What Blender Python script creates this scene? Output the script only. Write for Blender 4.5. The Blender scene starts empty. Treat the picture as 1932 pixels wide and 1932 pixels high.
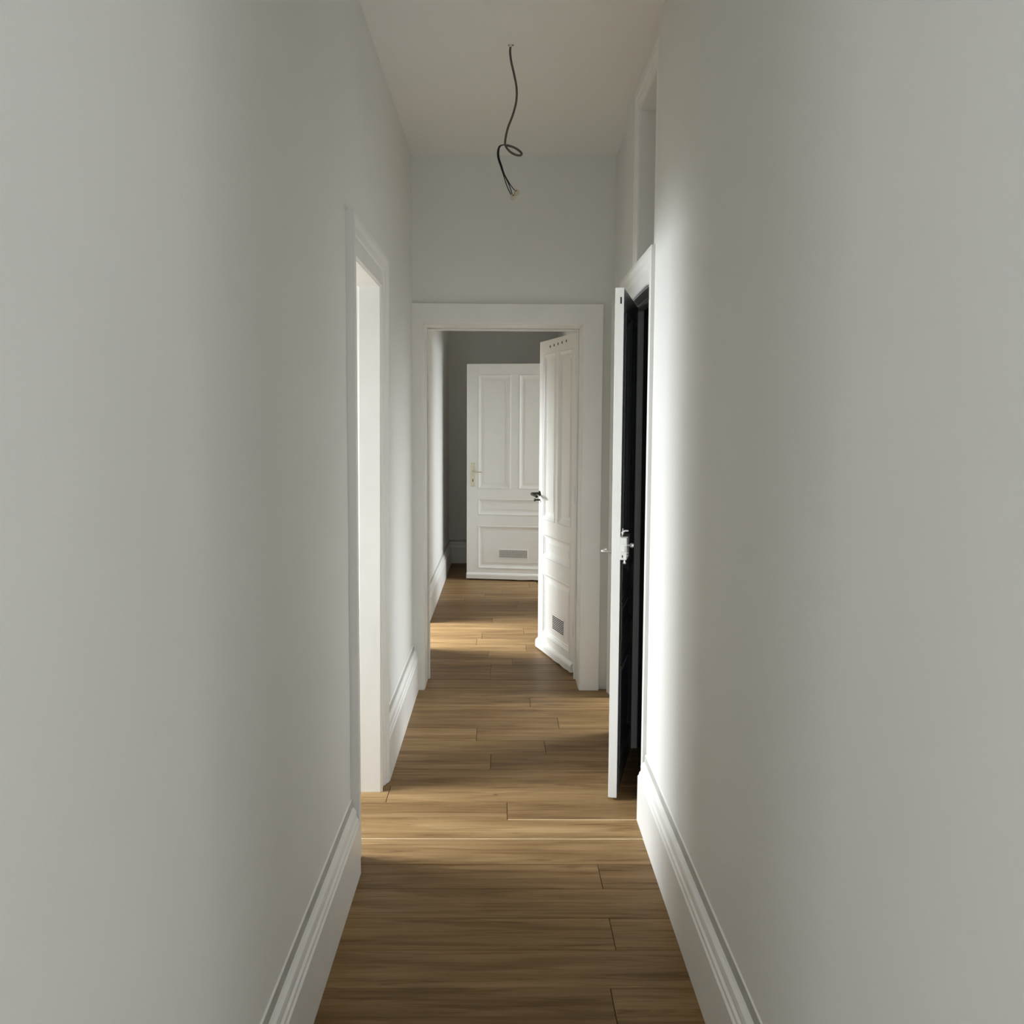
import bpy, bmesh, math, random
from mathutils import Vector, Matrix
random.seed(7)
S = bpy.context.scene
COL = S.collection

# ------------------------------------------------------------------ camera
F_PX, W_PX, EYE = 1850.0, 1932.0, 1.595
def camera():
    f = F_PX
    fy = Vector((948 - 966, 800 - 966, f)).normalized()          # corridor direction in lens axes
    dx = -107.0
    dy = -(fy.x * dx + fy.z * f) / fy.y
    fd = Vector((dx, dy, f)).normalized()                         # plumb line in lens axes
    fx = fd.cross(fy)
    fz = -fd
    cam_right = Vector((fx.x, fy.x, fz.x))
    cam_down = Vector((fx.y, fy.y, fz.y))
    cam_fwd = Vector((fx.z, fy.z, fz.z))
    m = Matrix((cam_right, -cam_down, -cam_fwd)).transposed().to_4x4()
    m.translation = Vector((0, 0, EYE))
    c = bpy.data.cameras.new('camera')
    c.sensor_fit = 'HORIZONTAL'
    c.sensor_width = 36.0
    c.lens = 36.0 * f / W_PX
    c.clip_start = 0.02
    o = bpy.data.objects.new('camera', c)
    o.matrix_world = m
    COL.objects.link(o)
    S.camera = o
camera()

# ------------------------------------------------------------------ world, daylight, exposure
w = bpy.data.worlds.new('world')
S.world = w
w.use_nodes = True
w.node_tree.nodes['Background'].inputs[0].default_value = (0.78, 0.89, 1.0, 1)
w.node_tree.nodes['Background'].inputs[1].default_value = 1.0
S.view_settings.view_transform = 'Standard'
S.view_settings.look = 'None'
S.view_settings.gamma = 1.0
S.view_settings.use_curve_mapping = False
S.view_settings.exposure = 0.29
S.cycles.max_bounces = 14
S.cycles.diffuse_bounces = 9
S.cycles.glossy_bounces = 4
S.cycles.use_denoising = True
S.cycles.caustics_reflective = False
S.cycles.caustics_refractive = False

SKY = (0.90, 0.96, 1.0)
def daylight(name, loc, direction, sx, sz, power, spread=180, color=SKY):
    """sky light falling in and down through a window opening; the light sits in the opening itself"""
    l = bpy.data.lights.new(name, 'AREA')
    l.shape = 'RECTANGLE'
    l.size = sx
    l.size_y = sz
    l.energy = power
    l.spread = math.radians(spread)
    l.color = color
    o = bpy.data.objects.new(name, l)
    o.location = loc
    o.rotation_euler = Vector(direction).to_track_quat('-Z', 'Z').to_euler()
    COL.objects.link(o)
WX = 2.65                                               # outer walls of the side rooms
daylight('daylight_left_room', (-WX - 0.05, 3.90, 1.75), (1, 0, -0.80), 0.8, 1.7, 117, 130)
daylight('daylight_right_room', (WX + 0.05, 5.72, 1.75), (-1, 0, -1.05), 0.6, 1.7, 60, 105)
daylight('daylight_far_left_room', (-WX - 0.05, 7.36, 1.75), (1, 0, -1.15), 0.7, 1.7, 172, 110)
daylight('daylight_far_right_room', (WX + 0.05, 9.40, 1.75), (-1, 0, -0.80), 0.7, 1.7, 56, 120)
daylight('daylight_rear_end', (0.0, -3.25, 1.75), (0, 1, 0.0), 1.4, 1.7, 14, 170)
daylight('daylight_rear_left', (-2.75, -1.3, 1.75), (1, 0, -0.1), 1.1, 1.6, 33, 170)
daylight('daylight_rear_right', (2.75, -1.3, 1.75), (-1, 0, -0.1), 1.1, 1.6, 38, 170)

# ------------------------------------------------------------------ materials
def mat(name, color, rough=0.5, metal=0.0, noise=0.0, nscale=6.0, bump=0.0, bscale=60.0, spec=0.5):
    m = bpy.data.materials.new(name)
    m.use_nodes = True
    nt = m.node_tree
    b = nt.nodes['Principled BSDF']
    b.inputs['Base Color'].default_value = (*color, 1)
    b.inputs['Roughness'].default_value = rough
    b.inputs['Metallic'].default_value = metal
    b.inputs['Specular IOR Level'].default_value = spec
    tc = nt.nodes.new('ShaderNodeTexCoord')
    if noise:
        n = nt.nodes.new('ShaderNodeTexNoise')
        n.inputs['Scale'].default_value = nscale
        n.inputs['Detail'].default_value = 4
        nt.links.new(tc.outputs['Object'], n.inputs['Vector'])
        r = nt.nodes.new('ShaderNodeValToRGB')
        r.color_ramp.elements[0].position = 0.3
        r.color_ramp.elements[1].position = 0.7
        r.color_ramp.elements[0].color = (*[c * (1 - noise) for c in color], 1)
        r.color_ramp.elements[1].color = (*[min(1, c * (1 + noise * 0.5)) for c in color], 1)
        nt.links.new(n.outputs['Fac'], r.inputs['Fac'])
        nt.links.new(r.outputs['Color'], b.inputs['Base Color'])
    if bump:
        n2 = nt.nodes.new('ShaderNodeTexNoise')
        n2.inputs['Scale'].default_value = bscale
        n2.inputs['Detail'].default_value = 5
        nt.links.new(tc.outputs['Object'], n2.inputs['Vector'])
        bp = nt.nodes.new('ShaderNodeBump')
        bp.inputs['Strength'].default_value = bump
        bp.inputs['Distance'].default_value = 0.002
        nt.links.new(n2.outputs['Fac'], bp.inputs['Height'])
        nt.links.new(bp.outputs['Normal'], b.inputs['Normal'])
    return m

M_WALL = mat('white_wall_paint', (0.79, 0.79, 0.765), 0.75, noise=0.03, nscale=1.3, bump=0.25, bscale=140, spec=0.3)
M_CEIL = mat('white_ceiling_paint', (0.87, 0.865, 0.84), 0.85, bump=0.25, bscale=120, spec=0.25)
M_TRIM = mat('white_gloss_trim_paint', (0.84, 0.835, 0.81), 0.38, noise=0.03, nscale=5, bump=0.22, bscale=35)
M_DOOR = mat('white_door_lacquer', (0.84, 0.835, 0.81), 0.35, noise=0.02, nscale=5, bump=0.15, bscale=30)
M_DARK = mat('closet_shade_black', (0.035, 0.033, 0.031), 0.7, bump=0.2)  # darkness of the unlit closet put into the colour
M_INNER = mat('dark_grey_door_face', (0.085, 0.088, 0.090), 0.4, noise=0.05, bump=0.15, bscale=30)  # darker colour for the closet door's inner face only
M_HOLE_SHADE = mat('painted_hole_shade', (0.008, 0.008, 0.008), 0.9)  # near-black colour painting the shade inside holes, slots and vents
M_BRASS = mat('pale_brass', (0.66, 0.62, 0.46), 0.35, metal=0.6, noise=0.08, nscale=40)
M_BRONZE = mat('dark_bronze', (0.035, 0.027, 0.020), 0.35, metal=0.7, noise=0.2, nscale=30)
M_STEEL = mat('worn_nickel', (0.72, 0.72, 0.70), 0.28, metal=0.9, noise=0.08, nscale=40)
M_LOCKW = mat('white_painted_iron', (0.80, 0.80, 0.78), 0.32, noise=0.06, nscale=50, bump=0.3, bscale=120)
M_SHEATH = mat('grey_brown_cable_sheath', (0.085, 0.070, 0.056), 0.5, noise=0.12, nscale=30)
M_WIRE = mat('black_wire_insulation', (0.012, 0.011, 0.010), 0.4, noise=0.1, nscale=30)
M_CLAMP = mat('cream_connector_plastic', (0.50, 0.44, 0.33), 0.3, noise=0.15, nscale=120)
M_PLASTER = mat('raw_plaster_plug', (0.62, 0.60, 0.56), 0.9, noise=0.1, nscale=60)

def wood(name, raw=False):
    m = bpy.data.materials.new(name)
    m.use_nodes = True
    nt = m.node_tree
    N, L = nt.nodes, nt.links
    b = N['Principled BSDF']
    b.inputs['Roughness'].default_value = 0.42
    b.inputs['Specular IOR Level'].default_value = 0.10
    tc = N.new('ShaderNodeTexCoord')
    oi = N.new('ShaderNodeObjectInfo')
    add = N.new('ShaderNodeVectorMath'); add.operation = 'ADD'
    cmb = N.new('ShaderNodeCombineXYZ')
    mul = N.new('ShaderNodeMath'); mul.operation = 'MULTIPLY'; mul.inputs[1].default_value = 57.0
    L.new(oi.outputs['Random'], mul.inputs[0])
    for k in range(3):
        L.new(mul.outputs[0], cmb.inputs[k])
    L.new(tc.outputs['Object'], add.inputs[0])
    L.new(cmb.outputs[0], add.inputs[1])
    def noise(sc, detail, rough, scale=1.0, dist=0.0):
        mp = N.new('ShaderNodeMapping')
        mp.inputs['Scale'].default_value = sc
        L.new(add.outputs[0], mp.inputs['Vector'])
        n = N.new('ShaderNodeTexNoise')
        n.inputs['Scale'].default_value = scale
        n.inputs['Detail'].default_value = detail
        n.inputs['Roughness'].default_value = rough
        n.inputs['Distortion'].default_value = dist
        L.new(mp.outputs[0], n.inputs['Vector'])
        return n
    def ramp(src, stops):
        r = N.new('ShaderNodeValToRGB')
        e = r.color_ramp.elements
        while len(e) < len(stops):
            e.new(0.5)
        for k, (p, c) in enumerate(stops):
            e[k].position = p
            e[k].color = (*c, 1)
        L.new(src, r.inputs['Fac'])
        return r
    def mix(kind, fac, a, bb):
        x = N.new('ShaderNodeMix'); x.data_type = 'RGBA'; x.blend_type = kind
        if isinstance(fac, float): x.inputs[0].default_value = fac
        else: L.new(fac, x.inputs[0])
        L.new(a, x.inputs[6]); L.new(bb, x.inputs[7])
        return x
    base = noise((0.9, 9, 9), 6, 0.6, 1.4, 0.6)
    c1 = ramp(base.outputs['Fac'], [(0.28, (0.165, 0.096, 0.039)), (0.5, (0.245, 0.152, 0.069)), (0.72, (0.335, 0.218, 0.108))])
    fine = noise((3.0, 90, 90), 4, 0.65)
    c2 = ramp(fine.outputs['Fac'], [(0.30, (0.58, 0.53, 0.48)), (0.52, (1, 1, 1)), (0.75, (1.10, 1.10, 1.10))])
    m1 = mix('MULTIPLY', 0.55, c1.outputs[0], c2.outputs[0])
    dark = noise((1.5, 24, 24), 5, 0.6, 1.0, 1.6)                # cathedral streaks
    c3 = ramp(dark.outputs['Fac'], [(0.0, (1.05, 1.05, 1.05)), (0.52, (1, 1, 1)), (0.66, (0.58, 0.50, 0.42))])
    m2 = mix('MULTIPLY', 0.8, m1.outputs[2], c3.outputs[0])
    kn = N.new('ShaderNodeTexVoronoi')
    kn.inputs['Scale'].default_value = 3.2
    mp = N.new('ShaderNodeMapping'); mp.inputs['Scale'].default_value = (0.6, 1.4, 1.4)
    L.new(add.outputs[0], mp.inputs['Vector']); L.new(mp.outputs[0], kn.inputs['Vector'])
    c4 = ramp(kn.outputs['Distance'], [(0.010, (0.18, 0.12, 0.08)), (0.028, (1, 1, 1))])
    m3 = mix('MULTIPLY', 0.85, m2.outputs[2], c4.outputs[0])
    tint = ramp(oi.outputs['Random'], [(0.0, (0.80, 0.78, 0.76)), (0.5, (1.0, 1.0, 1.0)), (1.0, (1.10, 1.12, 1.10))])
    m4 = mix('MULTIPLY', 1.0, m3.outputs[2], tint.outputs[0])
    L.new(m4.outputs[2], b.inputs['Base Color'])
    rr = N.new('ShaderNodeMapRange')
    rr.inputs[3].default_value = 0.36; rr.inputs[4].default_value = 0.56
    L.new(fine.outputs['Fac'], rr.inputs[0]); L.new(rr.outputs[0], b.inputs['Roughness'])
    bp = N.new('ShaderNodeBump')
    bp.inputs['Strength'].default_value = 0.18; bp.inputs['Distance'].default_value = 0.002
    L.new(fine.outputs['Fac'], bp.inputs['Height']); L.new(bp.outputs[0], b.inputs['Normal'])
    return m
M_OAK = wood('oiled_oak')
M_RAW = mat('raw_oak_edge', (0.80, 0.62, 0.40), 0.7, noise=0.1, nscale=14)

# ------------------------------------------------------------------ mesh helpers
class MB:
    def __init__(self):
        self.v, self.f = [], []
    def quad(self, pts):
        k = len(self.v)
        self.v += [tuple(p) for p in pts]
        self.f.append(tuple(range(k, k + len(pts))))
    def box(self, x0, x1, y0, y1, z0, z1, skip=()):
        k = len(self.v)
        self.v += [(x0, y0, z0), (x1, y0, z0), (x1, y1, z0), (x0, y1, z0),
                   (x0, y0, z1), (x1, y0, z1), (x1, y1, z1), (x0, y1, z1)]
        self.f += [tuple(k + i for i in q) for q in
                   ((0, 3, 2, 1), (4, 5, 6, 7), (0, 1, 5, 4), (1, 2, 6, 5), (2, 3, 7, 6), (3, 0, 4, 7))]
        return self
    def tube(self, pts, r, n=10, cap=True):
        pts = [Vector(p) for p in pts]
        rs = r if isinstance(r, (list, tuple)) else [r] * len(pts)
        k0 = len(self.v)
        up = None
        for i, p in enumerate(pts):
            t = (pts[min(i + 1, len(pts) - 1)] - pts[max(i - 1, 0)]).normalized()
            if up is None:
                a = Vector((0, 0, 1)) if abs(t.z) < 0.9 else Vector((1, 0, 0))
                up = (a - t * a.dot(t)).normalized()
            else:
                up = (up - t * up.dot(t)).normalized()
            s = t.cross(up)
            for j in range(n):
                a = 2 * math.pi * j / n
                self.v.append(tuple(p + (up * math.cos(a) + s * math.sin(a)) * rs[i]))
        for i in range(len(pts) - 1):
            for j in range(n):
                a, b2 = k0 + i * n + j, k0 + i * n + (j + 1) % n
                self.f.append((a, b2, b2 + n, a + n))
        if cap:
            self.f.append(tuple(k0 + j for j in range(n))[::-1])
            self.f.append(tuple(k0 + (len(pts) - 1) * n + j for j in range(n)))
        return self
    def sweep(self, rings, closed_path=False, closed_profile=True):
        """rings: lists of points of equal length, one ring per path corner"""
        n, m = len(rings[0]), len(rings)
        k0 = len(self.v)
        for r in rings:
            self.v += [tuple(p) for p in r]
        for i in range(m if closed_path else m - 1):
            i2 = (i + 1) % m
            for j in range(n if closed_profile else n - 1):
                j2 = (j + 1) % n
                self.f.append((k0 + i * n + j, k0 + i * n + j2, k0 + i2 * n + j2, k0 + i2 * n + j))
        if not closed_path and closed_profile:
            self.f.append(tuple(k0 + j for j in range(n))[::-1])
            self.f.append(tuple(k0 + (m - 1) * n + j for j in range(n)))
        return self
    def build(self, name, material, parent=None, smooth=False, bevel=0.0, seg=2, angle=40):
        me = bpy.data.meshes.new(name)
        me.from_pydata(self.v, [], self.f)
        bm = bmesh.new(); bm.from_mesh(me)
        bmesh.ops.remove_doubles(bm, verts=bm.verts, dist=1e-6)
        bmesh.ops.recalc_face_normals(bm, faces=bm.faces)
        if bevel:
            es = [e for e in bm.edges if len(e.link_faces) == 2 and e.calc_face_angle(0) > math.radians(angle)]
            bmesh.ops.bevel(bm, geom=es, offset=bevel, segments=seg, affect='EDGES', profile=0.6, clamp_overlap=True)
        bm.to_mesh(me); bm.free()
        for p in me.polygons:
            p.use_smooth = smooth
        if smooth:
            try: me.set_sharp_from_angle(angle=math.radians(35))
            except Exception: pass
        me.materials.append(material)
        o = bpy.data.objects.new(name, me)
        COL.objects.link(o)
        if parent: o.parent = parent
        return o

def tag(o, label, cat, kind=None, group=None):
    o['label'] = label; o['category'] = cat
    if kind: o['kind'] = kind
    if group: o['group'] = group
    return o
def empty(name, loc=(0, 0, 0), rz=0.0):
    o = bpy.data.objects.new(name, None)
    o.location = loc; o.rotation_euler = (0, 0, rz)
    o.empty_display_size = 0.1
    COL.objects.link(o)
    return o

def wall_slab(mb, mp, u0, u1, v0, v1, t, holes=()):
    """a wall in (u, v) with rectangular holes and thickness t; mp(u, v, depth) -> world"""
    us = sorted({u0, u1, *[min(max(x, u0), u1) for h in holes for x in h[:2]]})
    vs = sorted({v0, v1, *[min(max(x, v0), v1) for h in holes for x in h[2:]]})
    nu, nv = len(us) - 1, len(vs) - 1
    def solid(i, j):
        if not (0 <= i < nu and 0 <= j < nv): return False
        cu, cv = (us[i] + us[i + 1]) / 2, (vs[j] + vs[j + 1]) / 2
        return not any(h[0] < cu < h[1] and h[2] < cv < h[3] for h in holes)
    for i in range(nu):
        for j in range(nv):
            if not solid(i, j): continue
            a, b, c, d = us[i], us[i + 1], vs[j], vs[j + 1]
            mb.quad([mp(a, c, 0), mp(b, c, 0), mp(b, d, 0), mp(a, d, 0)])
            mb.quad([mp(a, c, t), mp(a, d, t), mp(b, d, t), mp(b, c, t)])
            if not solid(i - 1, j): mb.quad([mp(a, c, 0), mp(a, d, 0), mp(a, d, t), mp(a, c, t)])
            if not solid(i + 1, j): mb.quad([mp(b, c, 0), mp(b, c, t), mp(b, d, t), mp(b, d, 0)])
            if not solid(i, j - 1): mb.quad([mp(a, c, 0), mp(a, c, t), mp(b, c, t), mp(b, c, 0)])
            if not solid(i, j + 1): mb.quad([mp(a, d, 0), mp(b, d, 0), mp(b, d, t), mp(a, d, t)])

def facing_right(x):  return lambda u, v, d: (x - d, u, v)       # a wall on the left, its face looks to +X
def facing_left(x):   return lambda u, v, d: (x + d, u, v)       # a wall on the right, its face looks to -X
def facing_front(y):  return lambda u, v, d: (u, y + d, v)       # a wall across, its face looks to -Y
def facing_rear(y):   return lambda u, v, d: (u, y - d, v)

CEIL = 3.135
X_L, X_R, X_C, X_B = -0.53, 0.583, 0.60, 0.65          # left wall, near right wall, closet wall, wall beyond it
Y0, Y_FAR, Y_FAR2 = 0.85, 5.81, 6.09                    # corridor mouth, cross wall front and back
X_L2, X_R2, Y_END = -0.61, 0.62, 11.2                  # far corridor

# ------------------------------------------------------------------ floor: sub-floor and oak planks
fl = MB().box(-4.4, 4.4, -3.4, 11.5, -0.20, -0.0125).build('floor', M_OAK)
tag(fl, 'oiled oak plank floor running through the corridor with cross-laid boards', 'floor', 'structure')
def plank_mesh(x0, x1, y0, y1, dz, raw):
    g, c, t = 0.0009, 0.0016, 0.012
    x0 += g; x1 -= g; y0 += g; y1 -= g
    cx, cy = (x0 + x1) / 2, (y0 + y1) / 2
    hx, hy = (x1 - x0) / 2, (y1 - y0) / 2
    v = [(-hx, -hy, -t), (hx, -hy, -t), (hx, hy, -t), (-hx, hy, -t),
         (-hx, -hy, dz - c), (hx, -hy, dz - c), (hx, hy, dz - c), (-hx, hy, dz - c),
         (-hx + c, -hy + c, dz), (hx - c, -hy + c, dz), (hx - c, hy - c, dz), (-hx + c, hy - c, dz)]
    f = [(0, 1, 5, 4), (1, 2, 6, 5), (2, 3, 7, 6), (3, 0, 4, 7),
         (4, 5, 9, 8), (5, 6, 10, 9), (6, 7, 11, 10), (7, 4, 8, 11), (8, 9, 10, 11), (0, 3, 2, 1)]
    me = bpy.data.meshes.new('plank')
    me.from_pydata(v, [], f)
    me.materials.append(M_OAK); me.materials.append(M_RAW)
    if raw:
        me.polygons[0].material_index = 1
        me.polygons[4].material_index = 1
    o = bpy.data.objects.new('plank', me)
    o.location = (cx, cy, 0)
    COL.objects.link(o)
    o.parent = fl
rows = [5.232, 5.039, 4.833, 4.634, 4.42, 4.212, 4.025, 3.836, 3.651, 3.437, 3.249, 3.047, 2.854, 2.653]
y = 5.232
while y < Y_END + 0.1:
    y += 0.196
    rows.append(6.015 if abs(y - 6.015) < 0.09 else y)
y = 2.653
while y > 0.9:
    y -= 0.198
    rows.append(y)
rows = sorted(rows)
known = {4.025: [-0.486], 3.836: [0.027], 3.249: [0.354], 2.854: [0.353], 2.455: [0.314], 4.634: [0.218], 5.039: [0.305], 3.651: [-1.0], 3.437: [0.95], 3.047: [-0.8], 2.653: [0.9], 4.212: [-0.75]}
raised = {3.836: 1, 3.651: 1}                            # rows whose front edge stands proud and shows raw oak
for a, b in zip(rows[:-1], rows[1:]):
    key = next((k for k in known if abs(k - a) < 0.01), None)
    xs = list(known[key]) if key else []
    lo, hi = -1.75, 1.55
    if not xs:
        xs = [random.choice((-1, 1)) * random.uniform(0.62, 0.95)] if random.random() < 0.6 and a < 6 else [random.uniform(-0.45, 0.5)]
    xs = [lo] + xs + [hi]
    rk = next((k for k in raised if abs(k - a) < 0.01), None)
    for k in range(len(xs) - 1):
        up = rk is not None and (raised[rk] == k)
        plank_mesh(xs[k], xs[k + 1], a, b, 0.0028 if up else random.uniform(-0.0004, 0.0004), up)

# ------------------------------------------------------------------ ceiling and walls
ce = MB().box(-4.4, 4.4, -3.4, 11.5, CEIL, CEIL + 0.2).build('ceiling', M_CEIL)
tag(ce, 'plain white painted ceiling above the corridor', 'ceiling', 'structure')

def wall(name, label, parts, material=M_WALL, bevel=0.0):
    mb = MB()
    for p in parts: wall_slab(mb, *p)
    o = mb.build(name, material, bevel=bevel)
    return tag(o, label, 'wall', 'structure')

LD0, LD1 = 3.505, 4.19          # left door: clear opening
CD0, CD1 = 3.99, 4.745          # closet door
BD0, BD1 = 5.00, 5.62           # second right doorway, behind the closet door
FX0, FX1 = -0.460, 0.465        # doorway in the cross wall
L20, L21 = 6.90, 7.76           # far corridor, left doorway
R20, R21 = 8.88, 9.86           # far corridor, right doorway
HEAD, HEAD_C = 2.172, 2.157

wall('wall_left', 'long bare white wall on the left with one tall doorway',
     [(facing_right(X_L), Y0, Y_FAR, 0, CEIL, 0.14, [(LD0 - 0.0195, LD1 + 0.06, 0, HEAD + 0.0195)])])
wall('wall_right', 'long bare white wall on the right ending before the closet door',
     [(facing_left(X_R), Y0, 3.83, 0, CEIL, 0.30)], bevel=0.004)
wall('wall_right_closet', 'white wall around the closet door with a recess above',
     [(facing_left(X_C), 3.83, 4.93, 0, CEIL, 0.30, [(CD0 - 0.0195, CD1 + 0.0195, 0, HEAD_C + 0.0195), (3.94, 4.43, 2.292, 2.965)])])
wall('wall_right_far', 'short white wall with an open doorway hidden behind the closet door',
     [(facing_left(X_B), 4.93, Y_FAR, 0, CEIL, 0.14, [(BD0 - 0.0195, BD1 + 0.0195, 0, HEAD + 0.0195)])])
wall('wall_far', 'white cross wall with a cased doorway in the middle',
     [(facing_front(Y_FAR), X_L2 - 0.14, X_B + 0.14, 0, CEIL, Y_FAR2 - Y_FAR, [(FX0 - 0.0195, FX1 + 0.0195, 0, HEAD + 0.0195)])])
wall('wall_left_far_corridor', 'white left wall beyond the cross wall with a skirting board',
     [(facing_right(X_L2), Y_FAR2, Y_END, 0, CEIL, 0.14, [(L20 - 0.0195, L21 + 0.0195, 0, HEAD + 0.0195)])])
wall('wall_right_far_corridor', 'white right wall beyond the cross wall, mostly hidden by doors',
     [(facing_left(X_R2), Y_FAR2, Y_END, 0, CEIL, 0.14, [(R20 - 0.0195, R21 + 0.0195, 0, HEAD + 0.0395)])])
wall('wall_end', 'shaded end wall behind the farthest open door',
     [(facing_front(Y_END), -4.4, 4.4, 0, CEIL, 0.2)])
# side rooms that the daylight crosses (only their light and a sliver of wall show)
wall('wall_left_room_outer', 'outer wall of the left rooms with two windows',
     [(facing_right(-WX), Y0, Y_END, 0, CEIL, 0.2, [(3.48, 4.32, 0.85, 2.65), (6.95, 7.85, 0.85, 2.65)])])
wall('wall_right_room_outer', 'outer wall of the right rooms with two windows',
     [(facing_left(WX), Y0, Y_END, 0, CEIL, 0.2, [(5.4, 6.04, 0.85, 2.65), (9.0, 9.85, 0.85, 2.65)])])
wall('wall_left_room_cross', 'white partition between the two left rooms',
     [(facing_front(5.35), -WX, X_L - 0.14, 0, CEIL, 0.15)])
wall('wall_right_room_cross', 'white partition between the right rooms',
     [(facing_front(7.9), X_R2 + 0.14, WX, 0, CEIL, 0.15)])
wall('wall_right_room_near', 'white partition beside the closet',
     [(facing_rear(4.98), X_C + 0.30, WX, 0, CEIL, 0.04)])
wall('wall_rear_room', 'walls of the room the corridor opens from',
     [(facing_rear(-3.2), -2.9, 2.9, 0, CEIL, 0.2, [(-0.75, 0.75, 0.85, 2.65)]),
      (facing_right(-2.7), -3.2, Y0, 0, CEIL, 0.2, [(-1.9, -0.7, 0.85, 2.65)]), (facing_left(2.7), -3.2, Y0, 0, CEIL, 0.2, [(-1.9, -0.7, 0.85, 2.65)]),
      (facing_front(Y0), -WX, X_L - 0.14, 0, CEIL, 0.15), (facing_front(Y0), X_R + 0.30, WX, 0, CEIL, 0.15)])
# closet interior: box behind the closet door, its shade painted near-black, closed at the top under the recess
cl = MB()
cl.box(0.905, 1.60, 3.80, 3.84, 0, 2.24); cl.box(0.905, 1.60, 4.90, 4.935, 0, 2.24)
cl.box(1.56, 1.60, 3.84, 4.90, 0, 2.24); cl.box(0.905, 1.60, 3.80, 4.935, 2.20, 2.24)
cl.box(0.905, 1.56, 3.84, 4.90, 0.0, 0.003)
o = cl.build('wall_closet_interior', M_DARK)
tag(o, 'inside of the closet behind the half open door, its shade put into the dark colour', 'closet', 'structure')
nb = MB().box(0.90, 0.94, 3.90, 4.50, 2.25, 3.03).build('panel_recess_back', M_WALL)
nb.name = 'wall_recess_back'
tag(nb, 'plain back of the wall recess above the closet door', 'wall', 'structure')

# ------------------------------------------------------------------ skirting boards
BB = [(0.0, 0.0), (0.0335, 0.0), (0.0325, 0.186), (0.028, 0.192), (0.0265, 0.201), (0.021, 0.207), (0.0195, 0.217),
      (0.022, 0.223), (0.0195, 0.232), (0.013, 0.240), (0.007, 0.2435), (0.0045, 0.271), (0.0, 0.274)]
M_STRIP = mat('grey_top_strip', (0.50, 0.49, 0.455), 0.7, noise=0.12, nscale=9)  # greyer colour for the strip at the skirting top
def skirting(name, label, mp, u0, u1):
    mb = MB()
    n = max(2, int((u1 - u0) / 0.25))
    rings = []
    for i in range(n + 1):
        u = u0 + (u1 - u0) * i / n
        k = random.uniform(-0.0006, 0.0006)
        rings.append([mp(u, z, -(h + (k if 0 < h < 0.032 else 0))) for h, z in BB])
    mb.sweep(rings)
    o = mb.build(name, M_TRIM)
    o.data.materials.append(M_STRIP)                      # greyer strip along the top edge
    for p in o.data.polygons:
        zs = [o.data.vertices[i].co.z for i in p.vertices]
        if min(zs) > 0.24 and max(zs) < 0.2715 and max(zs) - min(zs) > 0.02: p.material_index = 1
    return tag(o, label, 'skirting board', 'structure')
skirting('baseboard_left', 'tall white moulded skirting along the near left wall', facing_right(X_L), Y0, 3.365)
skirting('baseboard_right', 'tall white moulded skirting along the near right wall, sunlit at its far end', facing_left(X_R), Y0, 3.835)
skirting('baseboard_left_middle', 'short white skirting between the left doorway and the cross wall', facing_right(X_L), 4.27, Y_FAR - 0.03)
skirting('baseboard_left_far', 'white skirting on the left beyond the cross wall', facing_right(X_L2), L21 + 0.105, Y_END)
skirting('baseboard_end', 'white skirting in shade on the end wall', facing_front(Y_END), X_L2, X_R2)
skirting('baseboard_right_far', 'white skirting on the right beyond the cross wall', facing_left(X_R2), Y_FAR2 + 0.05, R20 - 0.11)

# ------------------------------------------------------------------ door casings
def casing(mb, mp, u0, u1, vt, prof, lean0=0.0, lean1=0.0):
    """U-shaped moulded frame; prof = (outward offset, proud height) ; lean = shift of a jamb at the head"""
    def at(u, v, h, lean):
        return mp(u + lean * (v / vt - 0.5), v, -h)
    rings = [[at(u0 - wv, 0, h, lean0) for wv, h in prof], [at(u0 - wv, vt + wv, h, lean0) for wv, h in prof],
             [at(u1 + wv, vt + wv, h, lean1) for wv, h in prof], [at(u1 + wv, 0, h, lean1) for wv, h in prof]]
    mb.sweep(rings)
def lining(mb, mp, u0, u1, vt, d0, d1, t=0.02, lean0=0.0, lean1=0.0):
    """boards lining the reveal from depth d0 to d1"""
    def at(u, v, d, lean):
        return mp(u + lean * (v / vt - 0.5), v, d)
    rings = []
    for d, e in ((d0, 0.0), (d0, t), (d1, t), (d1, 0.0)):
        rings.append([at(u0 - e, 0, d, lean0), at(u0 - e, vt + e, d, lean0), at(u1 + e, vt + e, d, lean1), at(u1 + e, 0, d, lean1)])
    rr = [[rings[j][i] for j in range(4)] for i in range(4)]
    mb.sweep(rr)

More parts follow.
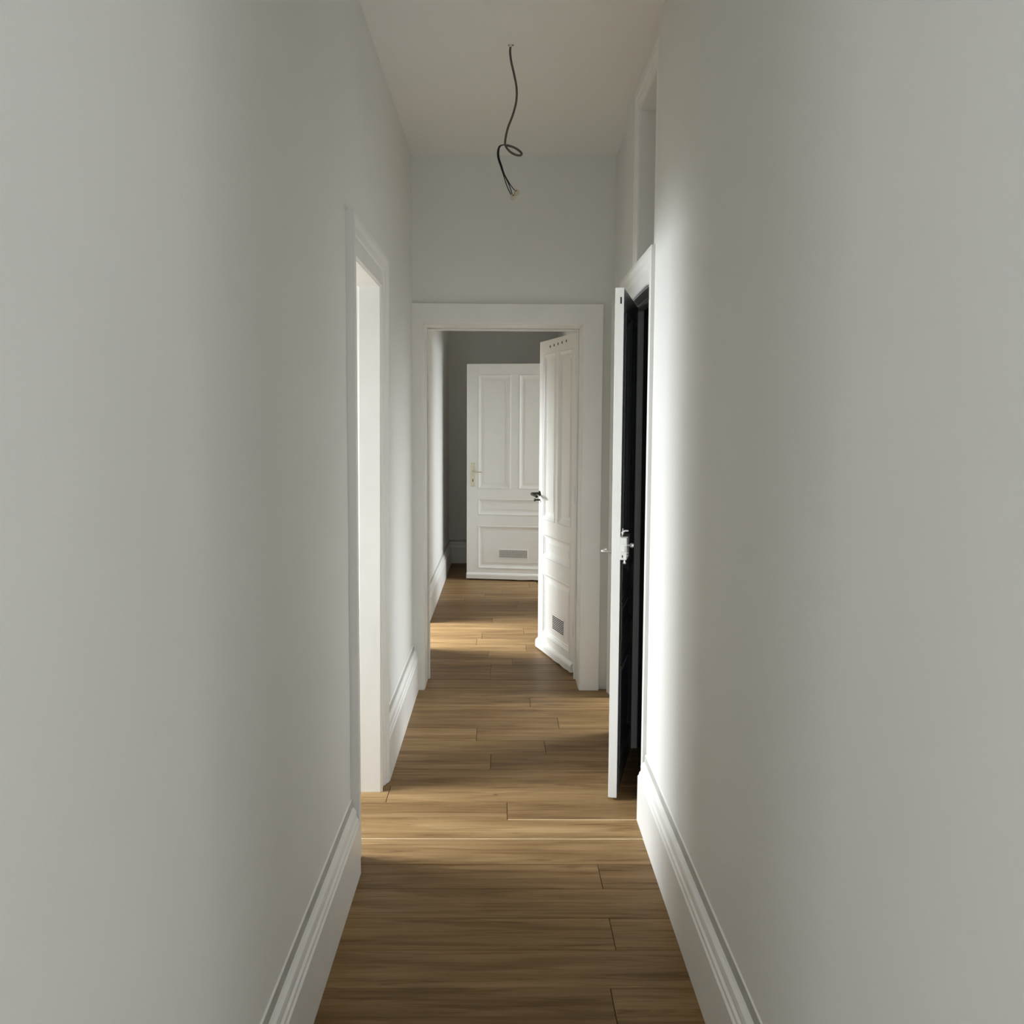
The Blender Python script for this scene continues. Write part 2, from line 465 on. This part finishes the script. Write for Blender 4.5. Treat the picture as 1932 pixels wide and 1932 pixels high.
P_DOOR = [(0.003, -0.004), (0.003, 0.012), (0.007, 0.016), (0.014, 0.015), (0.018, 0.011), (0.075, 0.011), (0.080, 0.016), (0.088, 0.019),
          (0.100, 0.021), (0.106, 0.024), (0.114, 0.028), (0.120, 0.030), (0.134, 0.030), (0.136, 0.028), (0.136, -0.002)]
def scaled(prof, kw, kh): return [(a * kw, b * kh if b > 0 else b) for a, b in prof]
def trim(name, label, mp, u0, u1, vt, prof, depth, lean0=0.0, lean1=0.0, stop=None, back=None):
    root = empty(name)
    mb = MB(); casing(mb, mp, u0, u1, vt, prof, lean0, lean1); mb.build('casing', M_TRIM, root)
    mb = MB(); lining(mb, mp, u0, u1, vt, -0.006, depth, 0.02, lean0, lean1); mb.build('jamb_lining', M_TRIM, root)
    if stop:                                             # (depth, thickness, drop): the rebate the leaf closes against
        d, t, e = stop
        mb = MB(); lining(mb, mp, u0 + e, u1 - e, vt - e, d, d + t, e - 0.0005, lean0, lean1)
        mb.build('door_stop', M_TRIM, root, bevel=0.002, seg=1)
    if back:                                             # (depth, set-back, material): deeper boards of the reveal
        d, e, m = back
        mb = MB(); lining(mb, mp, u0 - e, u1 + e, vt + e, depth, d, 0.02 - e, lean0, lean1); mb.build('reveal_board', m, root)
    return tag(root, label, 'door frame', 'structure')
trim('trim_1', 'white moulded door frame of the bright doorway on the left wall', facing_right(X_L), LD0, LD1, HEAD, P_DOOR, 0.082, 0.0, 0.10, back=(0.142, 0.006, M_TRIM))
trim('trim_2', 'white moulded door frame of the dark closet on the right', facing_left(X_C), CD0, CD1, HEAD_C, scaled(P_DOOR, 0.97, 0.97), 0.075, stop=(0.042, 0.030, 0.024), back=(0.302, 0.004, M_DARK))  # inner reveal boards carry the closet's shade as a near-black colour
trim('trim_3', 'white door frame hidden behind the half open closet door', facing_left(X_B), BD0, BD1, HEAD, scaled(P_DOOR, 1.0, 0.68), 0.14)
# flat casing of the doorway in the cross wall
P_FLAT = [(0.003, -0.004), (0.003, 0.027), (0.006, 0.030), (0.118, 0.030), (0.121, 0.027), (0.121, -0.002)]
trim('trim_4', 'plain white frame of the doorway at the end of the corridor', facing_front(Y_FAR), FX0, FX1, HEAD, P_FLAT, 0.28, stop=(0.225, 0.035, 0.012))
P_SMALL = scaled(P_DOOR, 0.75, 0.7)
trim('trim_5', 'white frame of the far left doorway letting in light', facing_right(X_L2), L20, L21, HEAD, P_SMALL, 0.14)
trim('trim_6', 'white frame of the far right doorway behind the doors', facing_left(X_R2), R20, R21, HEAD + 0.02, P_SMALL, 0.14)
# frame of the recess above the closet
def box_frame(name, label, mp, u0, u1, v0, v1, prof):
    mb = MB()
    rings = [[mp(u0 - a, v0 - 0.0, -h) for a, h in prof], [mp(u0 - a, v1 + a, -h) for a, h in prof],
             [mp(u1 + a, v1 + a, -h) for a, h in prof], [mp(u1 + a, v0 - 0.0, -h) for a, h in prof]]
    mb.sweep(rings)
    o = mb.build(name, M_TRIM)
    return tag(o, label, 'moulding', 'structure')
box_frame('trim_7', 'thin white moulding round the grey recess above the closet', facing_left(X_C), 3.94, 4.43, 2.290, 2.965, [(0.001, -0.004), (0.001, 0.006), (0.030, 0.006), (0.036, 0.010), (0.060, 0.010), (0.066, 0.014), (0.100, 0.014), (0.102, 0.012), (0.102, -0.002)])

# ------------------------------------------------------------------ panelled doors
def rect_sweep(mb, u0, u1, v0, v1, prof, ysign, y):
    """moulding inside a rectangle; prof = (inward offset, depth below the face)"""
    rings = []
    for su, sv in ((0, 0), (1, 0), (1, 1), (0, 1)):
        ring = []
        for a, d in prof:
            ring.append(((u1 - a) if su else (u0 + a), y - ysign * d, (v1 - a) if sv else (v0 + a)))
        rings.append(ring)
    mb.sweep(rings, closed_path=True, closed_profile=False)
MOULD = [(0.0, 0.001), (0.003, -0.003), (0.010, -0.004), (0.015, 0.000), (0.022, 0.003), (0.026, 0.009), (0.034, 0.010), (0.036, 0.014)]
def leaf(name, label, hinge, angle, W, z0, z1, cols, rows_z, T=0.036, drip=True, inner=None):
    root = empty(name, (hinge[0], hinge[1], 0), angle)
    tag(root, label, 'door', 'structure')
    a0, a1, b0, b1 = cols
    (t0, t1), (m0, m1), (l0, l1) = rows_z            # tall panels, middle panel, lower panel
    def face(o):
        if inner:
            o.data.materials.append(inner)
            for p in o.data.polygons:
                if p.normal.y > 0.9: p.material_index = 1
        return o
    def bx(n, x0, x1, v0, v1, bev=0.0012):
        return face(MB().box(x0, x1, -T, 0, v0, v1).build(n, M_DOOR, root, bevel=bev, seg=1))
    bx('stile', 0, a0, z0, z1); bx('stile', b1, W, z0, z1)
    bx('rail', a0, b1, z0, l0); bx('rail', a0, b1, l1, m0); bx('rail', a0, b1, m1, t0); bx('rail', a0, b1, t1, z1)
    bx('muntin', a1, b0, t0, t1)
    for (x0, x1, v0, v1) in ((a0, a1, t0, t1), (b0, b1, t0, t1), (a0, b1, m0, m1), (a0, b1, l0, l1)):
        mb = MB().box(x0, x1, -T + 0.014, -0.014, v0, v1)
        e = 0.062
        mb.box(x0 + e, x1 - e, -T + 0.009, -0.009, v0 + e, v1 - e)
        face(mb.build('panel', M_DOOR, root, bevel=0.0015, seg=1))
        mb = MB()
        rect_sweep(mb, x0, x1, v0, v1, MOULD, 1, 0.0)
        if inner:
            mb.build('panel_moulding', inner, root)
            mb = MB()
        rect_sweep(mb, x0, x1, v0, v1, MOULD, -1, -T)
        mb.build('panel_moulding', M_DOOR, root)
    if drip:
        mb = MB()
        pr = [(0, z0 + 0.058), (0.006, z0 + 0.056), (0.016, z0 + 0.046), (0.020, z0 + 0.036), (0.020, z0 - 0.004), (0, z0 - 0.004)]
        n = 14
        rings = []
        for i in range(n + 1):
            x = 0.012 + (W - 0.012) * i / n
            wob = 0.003 * math.sin(i * 1.9) if i < 7 else 0
            rings.append([(x, d, z + (wob if d > 0.015 else 0)) for d, z in pr])
        mb.sweep(rings)
        mb.build('weather_bar', M_DOOR, root, bevel=0.001, seg=1)
    return root
def local(root, mb, name, material, parent=None, **kw):
    return mb.build(name, material, parent or root, **kw)

# --- door 1: half open in the cross wall
h1 = Vector((0.469, 6.124)); d1 = (Vector((0.248, 6.976)) - h1).normalized()
hh = h1 + d1 * 0.03
D1 = leaf('door_1', 'white panelled door with round holes and a slatted vent, standing open in the doorway', hh,
          math.atan2(d1.y, d1.x), 0.80, 0.014, 2.165, (0.085, 0.365, 0.425, 0.715), ((0.932, 2.075), (0.665, 0.842), (0.115, 0.565)))
for k in range(5):
    u = 0.5605 - k * (0.5605 - 0.214) / 4
    mb = MB().tube([(u, -0.004, 2.118 + k * 0.0025), (u, 0.0006, 2.118 + k * 0.0025)], [0.0095, 0.0095], 12)
    mb.build('vent_hole_shade', M_HOLE_SHADE, D1)  # dark disc painted as the shade in a hole, no recess
gx0, gx1, gz0, gz1 = 0.235, 0.478, 0.203, 0.298
g = MB().box(gx0 - 0.018, gx1 + 0.018, -0.010, -0.0065, gz0 - 0.012, gz1 + 0.018).build('vent_plate', M_DOOR, D1, bevel=0.0008, seg=1)
MB().box(gx0, gx1, -0.0065, -0.0061, gz0, gz1).build('vent_shade_sheet', M_HOLE_SHADE, g)  # dark sheet standing in for the shade behind the slats
n = 8
sl = MB()
for k in range(n + 1):
    z = gz0 + (gz1 - gz0) * k / n
    sl.quad([(gx0, -0.0062, z + 0.0016), (gx1, -0.0062, z + 0.0016), (gx1, -0.003, z - 0.001), (gx0, -0.003, z - 0.001)])
    sl.quad([(gx0, -0.0062, z - 0.0032), (gx1, -0.0062, z - 0.0032), (gx1, -0.003, z - 0.001), (gx0, -0.003, z - 0.001)])
o = sl.build('vent_slat', M_DOOR, g); o['kind'] = 'stuff'
# dark lever handle near the free edge
hz = 1.108
mb = MB().tube([(0.775, 0.0, hz), (0.775, 0.006, hz), (0.775, 0.0065, hz)], [0.020, 0.019, 0.014], 18)
hd = mb.build('handle_rosette', M_BRONZE, D1, smooth=True)
mb = MB().tube([(0.775, 0.004, hz), (0.775, 0.05, hz), (0.772, 0.060, hz), (0.760, 0.064, hz - 0.001), (0.73, 0.064, hz - 0.004), (0.69, 0.060, hz - 0.010), (0.66, 0.058, hz - 0.012)],
               [0.010, 0.009, 0.010, 0.011, 0.010, 0.0085, 0.010], 12)
o = mb.build('lever_handle', M_BRONZE, D1, smooth=True); o['label'] = 'dark bronze lever handle'
mb = MB().tube([(0.775, -0.002, hz - 0.045), (0.775, 0.030, hz - 0.045), (0.775, 0.034, hz - 0.045)], [0.006, 0.0055, 0.003], 10)
mb.tube([(0.775, 0.028, hz - 0.045), (0.775, 0.034, hz - 0.045), (0.775, 0.042, hz - 0.045), (0.775, 0.046, hz - 0.045)], [0.004, 0.011, 0.011, 0.004], 12)
o = mb.build('key', M_BRONZE, D1, smooth=True); o['label'] = 'small dark key below the lever'
for z in (0.30, 1.15, 1.95):
    MB().tube([(-0.006, 0.004, z - 0.05), (-0.006, 0.004, z + 0.05)], 0.008, 10).build('hinge', M_TRIM, D1, smooth=True)

# --- door 2: farthest door, across the corridor end
h2 = Vector((0.605, 9.84)); d2 = (Vector((-0.365, 10.0)) - h2).normalized()
D2 = leaf('door_2', 'farthest white panelled door with a long brass handle plate and a mesh vent', h2,
          math.atan2(d2.y, d2.x), 0.980, 0.018, 2.198, (0.105, 0.445, 0.525, 0.865), ((0.935, 2.092), (0.667, 0.838), (0.117, 0.562)), T=0.038)
pl = MB()
for x0, x1, v0, v1, yy in ((0.898, 0.936, 0.958, 1.200, 0.004),):
    pl.box(x0, x1, 0.0, yy, v0, v1)
plate = pl.build('handle_plate', M_BRASS, D2, bevel=0.0018); plate['label'] = 'pale brass long plate'
MB().box(0.9125, 0.9205, 0.0035, 0.0046, 1.008, 1.034).build('keyhole', M_HOLE_SHADE, plate)
for (sx, sz) in ((0.904, 0.966), (0.930, 0.966), (0.904, 1.192), (0.930, 1.192)):
    MB().tube([(sx, 0.003, sz), (sx, 0.0052, sz)], [0.0032, 0.0025], 8).build('screw', M_BRONZE, plate)
mb = MB().tube([(0.917, 0.003, 1.115), (0.917, 0.038, 1.115), (0.913, 0.046, 1.115), (0.900, 0.049, 1.114), (0.86, 0.049, 1.110), (0.812, 0.047, 1.105)],
               [0.008, 0.007, 0.008, 0.008, 0.0065, 0.005], 12)
o = mb.build('lever_handle', M_BRASS, D2, smooth=True); o['label'] = 'slim brass lever handle'
o = MB().box(0.9802, 0.9806, -0.026, -0.012, 1.07, 1.17).build('latch_plate', M_BRONZE, D2)
gx0, gx1, gz0, gz1 = 0.354, 0.641, 0.236, 0.312
g = MB().box(gx0 - 0.012, gx1 + 0.012, -0.0100, -0.0065, gz0 - 0.012, gz1 + 0.012).build('vent_plate', M_DOOR, D2, bevel=0.0008, seg=1)
MB().box(gx0, gx1, -0.0066, -0.0061, gz0, gz1).build('vent_shade_sheet', M_HOLE_SHADE, g)  # dark sheet standing in for the shade behind the mesh
gr = MB()
for k in range(21):
    x = gx0 + (gx1 - gx0) * k / 20
    gr.box(x - 0.0024, x + 0.0024, -0.0062, -0.0050, gz0, gz1)
for k in range(7):
    z = gz0 + (gz1 - gz0) * k / 6
    gr.box(gx0, gx1, -0.0062, -0.0045, z - 0.0022, z + 0.0022)
o = gr.build('vent_mesh', M_LOCKW, g); o['kind'] = 'stuff'
for z in (0.30, 1.15, 1.95):
    MB().tube([(-0.006, 0.004, z - 0.05), (-0.006, 0.004, z + 0.05)], 0.008, 10).build('hinge', M_TRIM, D2, smooth=True)

# --- door 3: closet door, a hand's width open, seen along its edge
h3 = Vector((0.645, 4.738)); d3 = (Vector((0.492, 4.042)) - h3).normalized()
D3 = leaf('door_3', 'narrow closet door standing slightly open, white edge, dark inner face, rim lock', h3,
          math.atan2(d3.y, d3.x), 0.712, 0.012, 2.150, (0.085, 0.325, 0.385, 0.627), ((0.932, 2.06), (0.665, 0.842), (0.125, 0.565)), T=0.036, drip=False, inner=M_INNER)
# white rim lock on the inner face, flush with the free edge
WL = 0.712
lk = MB().box(WL - 0.125, WL + 0.001, 0.0, 0.026, 1.034, 1.128).build('rim_lock', M_LOCKW, D3, bevel=0.002)
lk['label'] = 'white painted rim lock case'
MB().box(WL - 0.13, WL + 0.004, 0.0, 0.031, 1.1285, 1.1325).build('lock_top_plate', M_STEEL, lk, bevel=0.001, seg=1)
MB().box(WL - 0.02, WL + 0.006, 0.004, 0.019, 1.068, 1.094).build('latch_bolt', M_LOCKW, lk, bevel=0.0015)
MB().box(WL - 0.02, WL + 0.0016, 0.007, 0.011, 1.044, 1.054).build('bolt_slot', M_HOLE_SHADE, lk)
mb = MB().tube([(WL - 0.03, 0.026, 1.093), (WL - 0.03, 0.038, 1.093)], 0.0045, 10)
mb.tube([(WL - 0.03, 0.036, 1.093), (WL - 0.03, 0.040, 1.093), (WL - 0.03, 0.046, 1.093), (WL - 0.03, 0.053, 1.093), (WL - 0.03, 0.056, 1.093)], [0.004, 0.009, 0.0115, 0.009, 0.003], 14)
mb.build('knob', M_STEEL, lk, smooth=True)
for z in (1.050, 1.062):
    MB().tube([(WL - 0.02, 0.024, z), (WL - 0.02, 0.031, z)], [0.004, 0.003], 8).build('rivet', M_STEEL, lk, smooth=True)
MB().tube([(WL - 0.012, 0.017, 1.036), (WL - 0.012, 0.017, 1.026), (WL - 0.012, 0.017, 1.019), (WL - 0.012, 0.017, 1.012)], [0.004, 0.005, 0.009, 0.002], 8).build('finial', M_STEEL, lk, smooth=True)
mb = MB().tube([(WL - 0.01, 0.004, 1.145), (WL - 0.01, 0.008, 1.152), (WL - 0.01, 0.018, 1.156), (WL - 0.01, 0.032, 1.156)], [0.007, 0.006, 0.005, 0.0035], 10)
mb.tube([(WL - 0.01, 0.004, 1.132), (WL - 0.01, 0.008, 1.146), (WL - 0.01, 0.008, 1.165)], [0.004, 0.006, 0.003], 10)
mb.build('bolt_lever', M_STEEL, lk, smooth=True)
# outer lever handle
mb = MB().tube([(WL - 0.06, -0.036, 1.060), (WL - 0.06, -0.040, 1.060)], [0.017, 0.015], 16)
mb.tube([(WL - 0.06, -0.038, 1.060), (WL - 0.06, -0.072, 1.060), (WL - 0.064, -0.080, 1.060), (WL - 0.08, -0.083, 1.059), (WL - 0.13, -0.082, 1.056), (WL - 0.165, -0.080, 1.054)],
        [0.0075, 0.0065, 0.0075, 0.0075, 0.006, 0.007], 12)
o = mb.build('lever_handle', M_STEEL, D3, smooth=True); o['label'] = 'shiny nickel lever handle on the outer face'
MB().box(WL - 0.030, WL + 0.0005, -0.015, -0.009, 2.085, 2.112).build('catch_slot', M_HOLE_SHADE, D3)
for z in (0.30, 1.15, 1.90):
    MB().tube([(-0.006, -0.040, z - 0.05), (-0.006, -0.040, z + 0.05)], 0.007, 10).build('hinge', M_TRIM, D3, smooth=True)

# ------------------------------------------------------------------ ceiling lamp cable
YC = 4.154
def cp(px, py, dy=0.0):
    """cable points measured in the plane of the ceiling hole"""
    k = YC / 1850.0
    return Vector(((px - 963) * k * 1.0 + 0.026, YC + dy, CEIL - (py - 85) * 0.00212))
def spline(pts, n=8):
    out = []
    P = [pts[0]] + list(pts) + [pts[-1]]
    for i in range(1, len(P) - 2):
        a, b, c, d = P[i - 1], P[i], P[i + 1], P[i + 2]
        for s in range(n):
            t = s / n
            out.append(0.5 * ((2 * b) + (c - a) * t + (2 * a - 5 * b + 4 * c - d) * t * t + (3 * b - a - 3 * c + d) * t ** 3))
    out.append(P[-2])
    return out
cab = empty('ceiling_cable', (0.026, YC, CEIL))
tag(cab, 'bare grey lamp cable hanging from the ceiling with a loop and loose wires', 'cable')
org = Vector((0.026, YC, CEIL))
def rel(pts): return [p - org for p in pts]
sheath = [cp(963, 88), cp(962.5, 100), cp(965, 118), cp(970, 140), cp(974.5, 165), cp(974, 190), cp(968, 215), cp(959, 240), cp(954.5, 262),
          cp(955, 274, -0.006), cp(962, 285, -0.012), cp(972, 291, -0.010), cp(981, 291.5, 0.0), cp(984.5, 287, 0.008), cp(980, 281, 0.012), cp(970, 275, 0.010), cp(957, 271.5, 0.006)]
MB().tube(rel(spline(sheath)), 0.0046, 10).build('cable_sheath', M_SHEATH, cab, smooth=True)
bund = [cp(957, 271.5, 0.006), cp(950, 271.5, 0.003), cp(944, 275), cp(941.5, 284), cp(942, 296), cp(947, 312)]
ends = [[cp(951, 328), cp(958, 350), cp(965.5, 366)], [cp(952.5, 328), cp(962, 348), cp(967.5, 365)], [cp(953.5, 328), cp(964, 347), cp(974, 360)]]
for k, e in enumerate(ends):
    off = Vector(((k - 1) * 0.0030, (k % 2) * 0.003, 0))
    pts = [p + off * min(1.0, 0.3 + 0.2 * i) for i, p in enumerate(bund)] + e
    MB().tube(rel(spline(pts)), 0.0021, 8).build('wire', M_WIRE, cab, smooth=True)
for (px, py, tilt) in ((969.5, 370.5, 0.55), (975.5, 361.5, 0.10)):
    c = cp(px, py) - org
    ring = [(0.0035, -0.0125), (0.0085, -0.0105), (0.0108, -0.004), (0.0105, 0.004), (0.0080, 0.0095), (0.0040, 0.0115)]
    mb = MB()
    mb.tube([(0, 0, z) for r, z in ring], [r for r, z in ring], 14)
    mb.v = [(x, y * 0.62, z) for x, y, z in mb.v]        # flattened clamp body
    o = mb.build('wire_connector', M_CLAMP, cab, smooth=True)
    o.location = c; o.rotation_euler = (0, tilt, 0)
    k = MB().tube([(-0.003, -0.0045, 0.004), (-0.003, -0.0066, 0.004)], 0.0026, 8).build('connector_port', M_BRONZE, o)
mb = MB().tube([(0, 0, 0.002), (0, 0, -0.003), (0.0, 0, -0.009)], [0.011, 0.009, 0.0055], 14)
mb.build('ceiling_plug', M_PLASTER, cab, smooth=True)
for s in (-1, 1):
    MB().tube([(s * 0.007 + 0.002, -0.004, -0.001), (s * 0.010 + 0.002, -0.006, -0.004)], [0.003, 0.002], 8).build('plaster_crumb', M_SHEATH, cab)
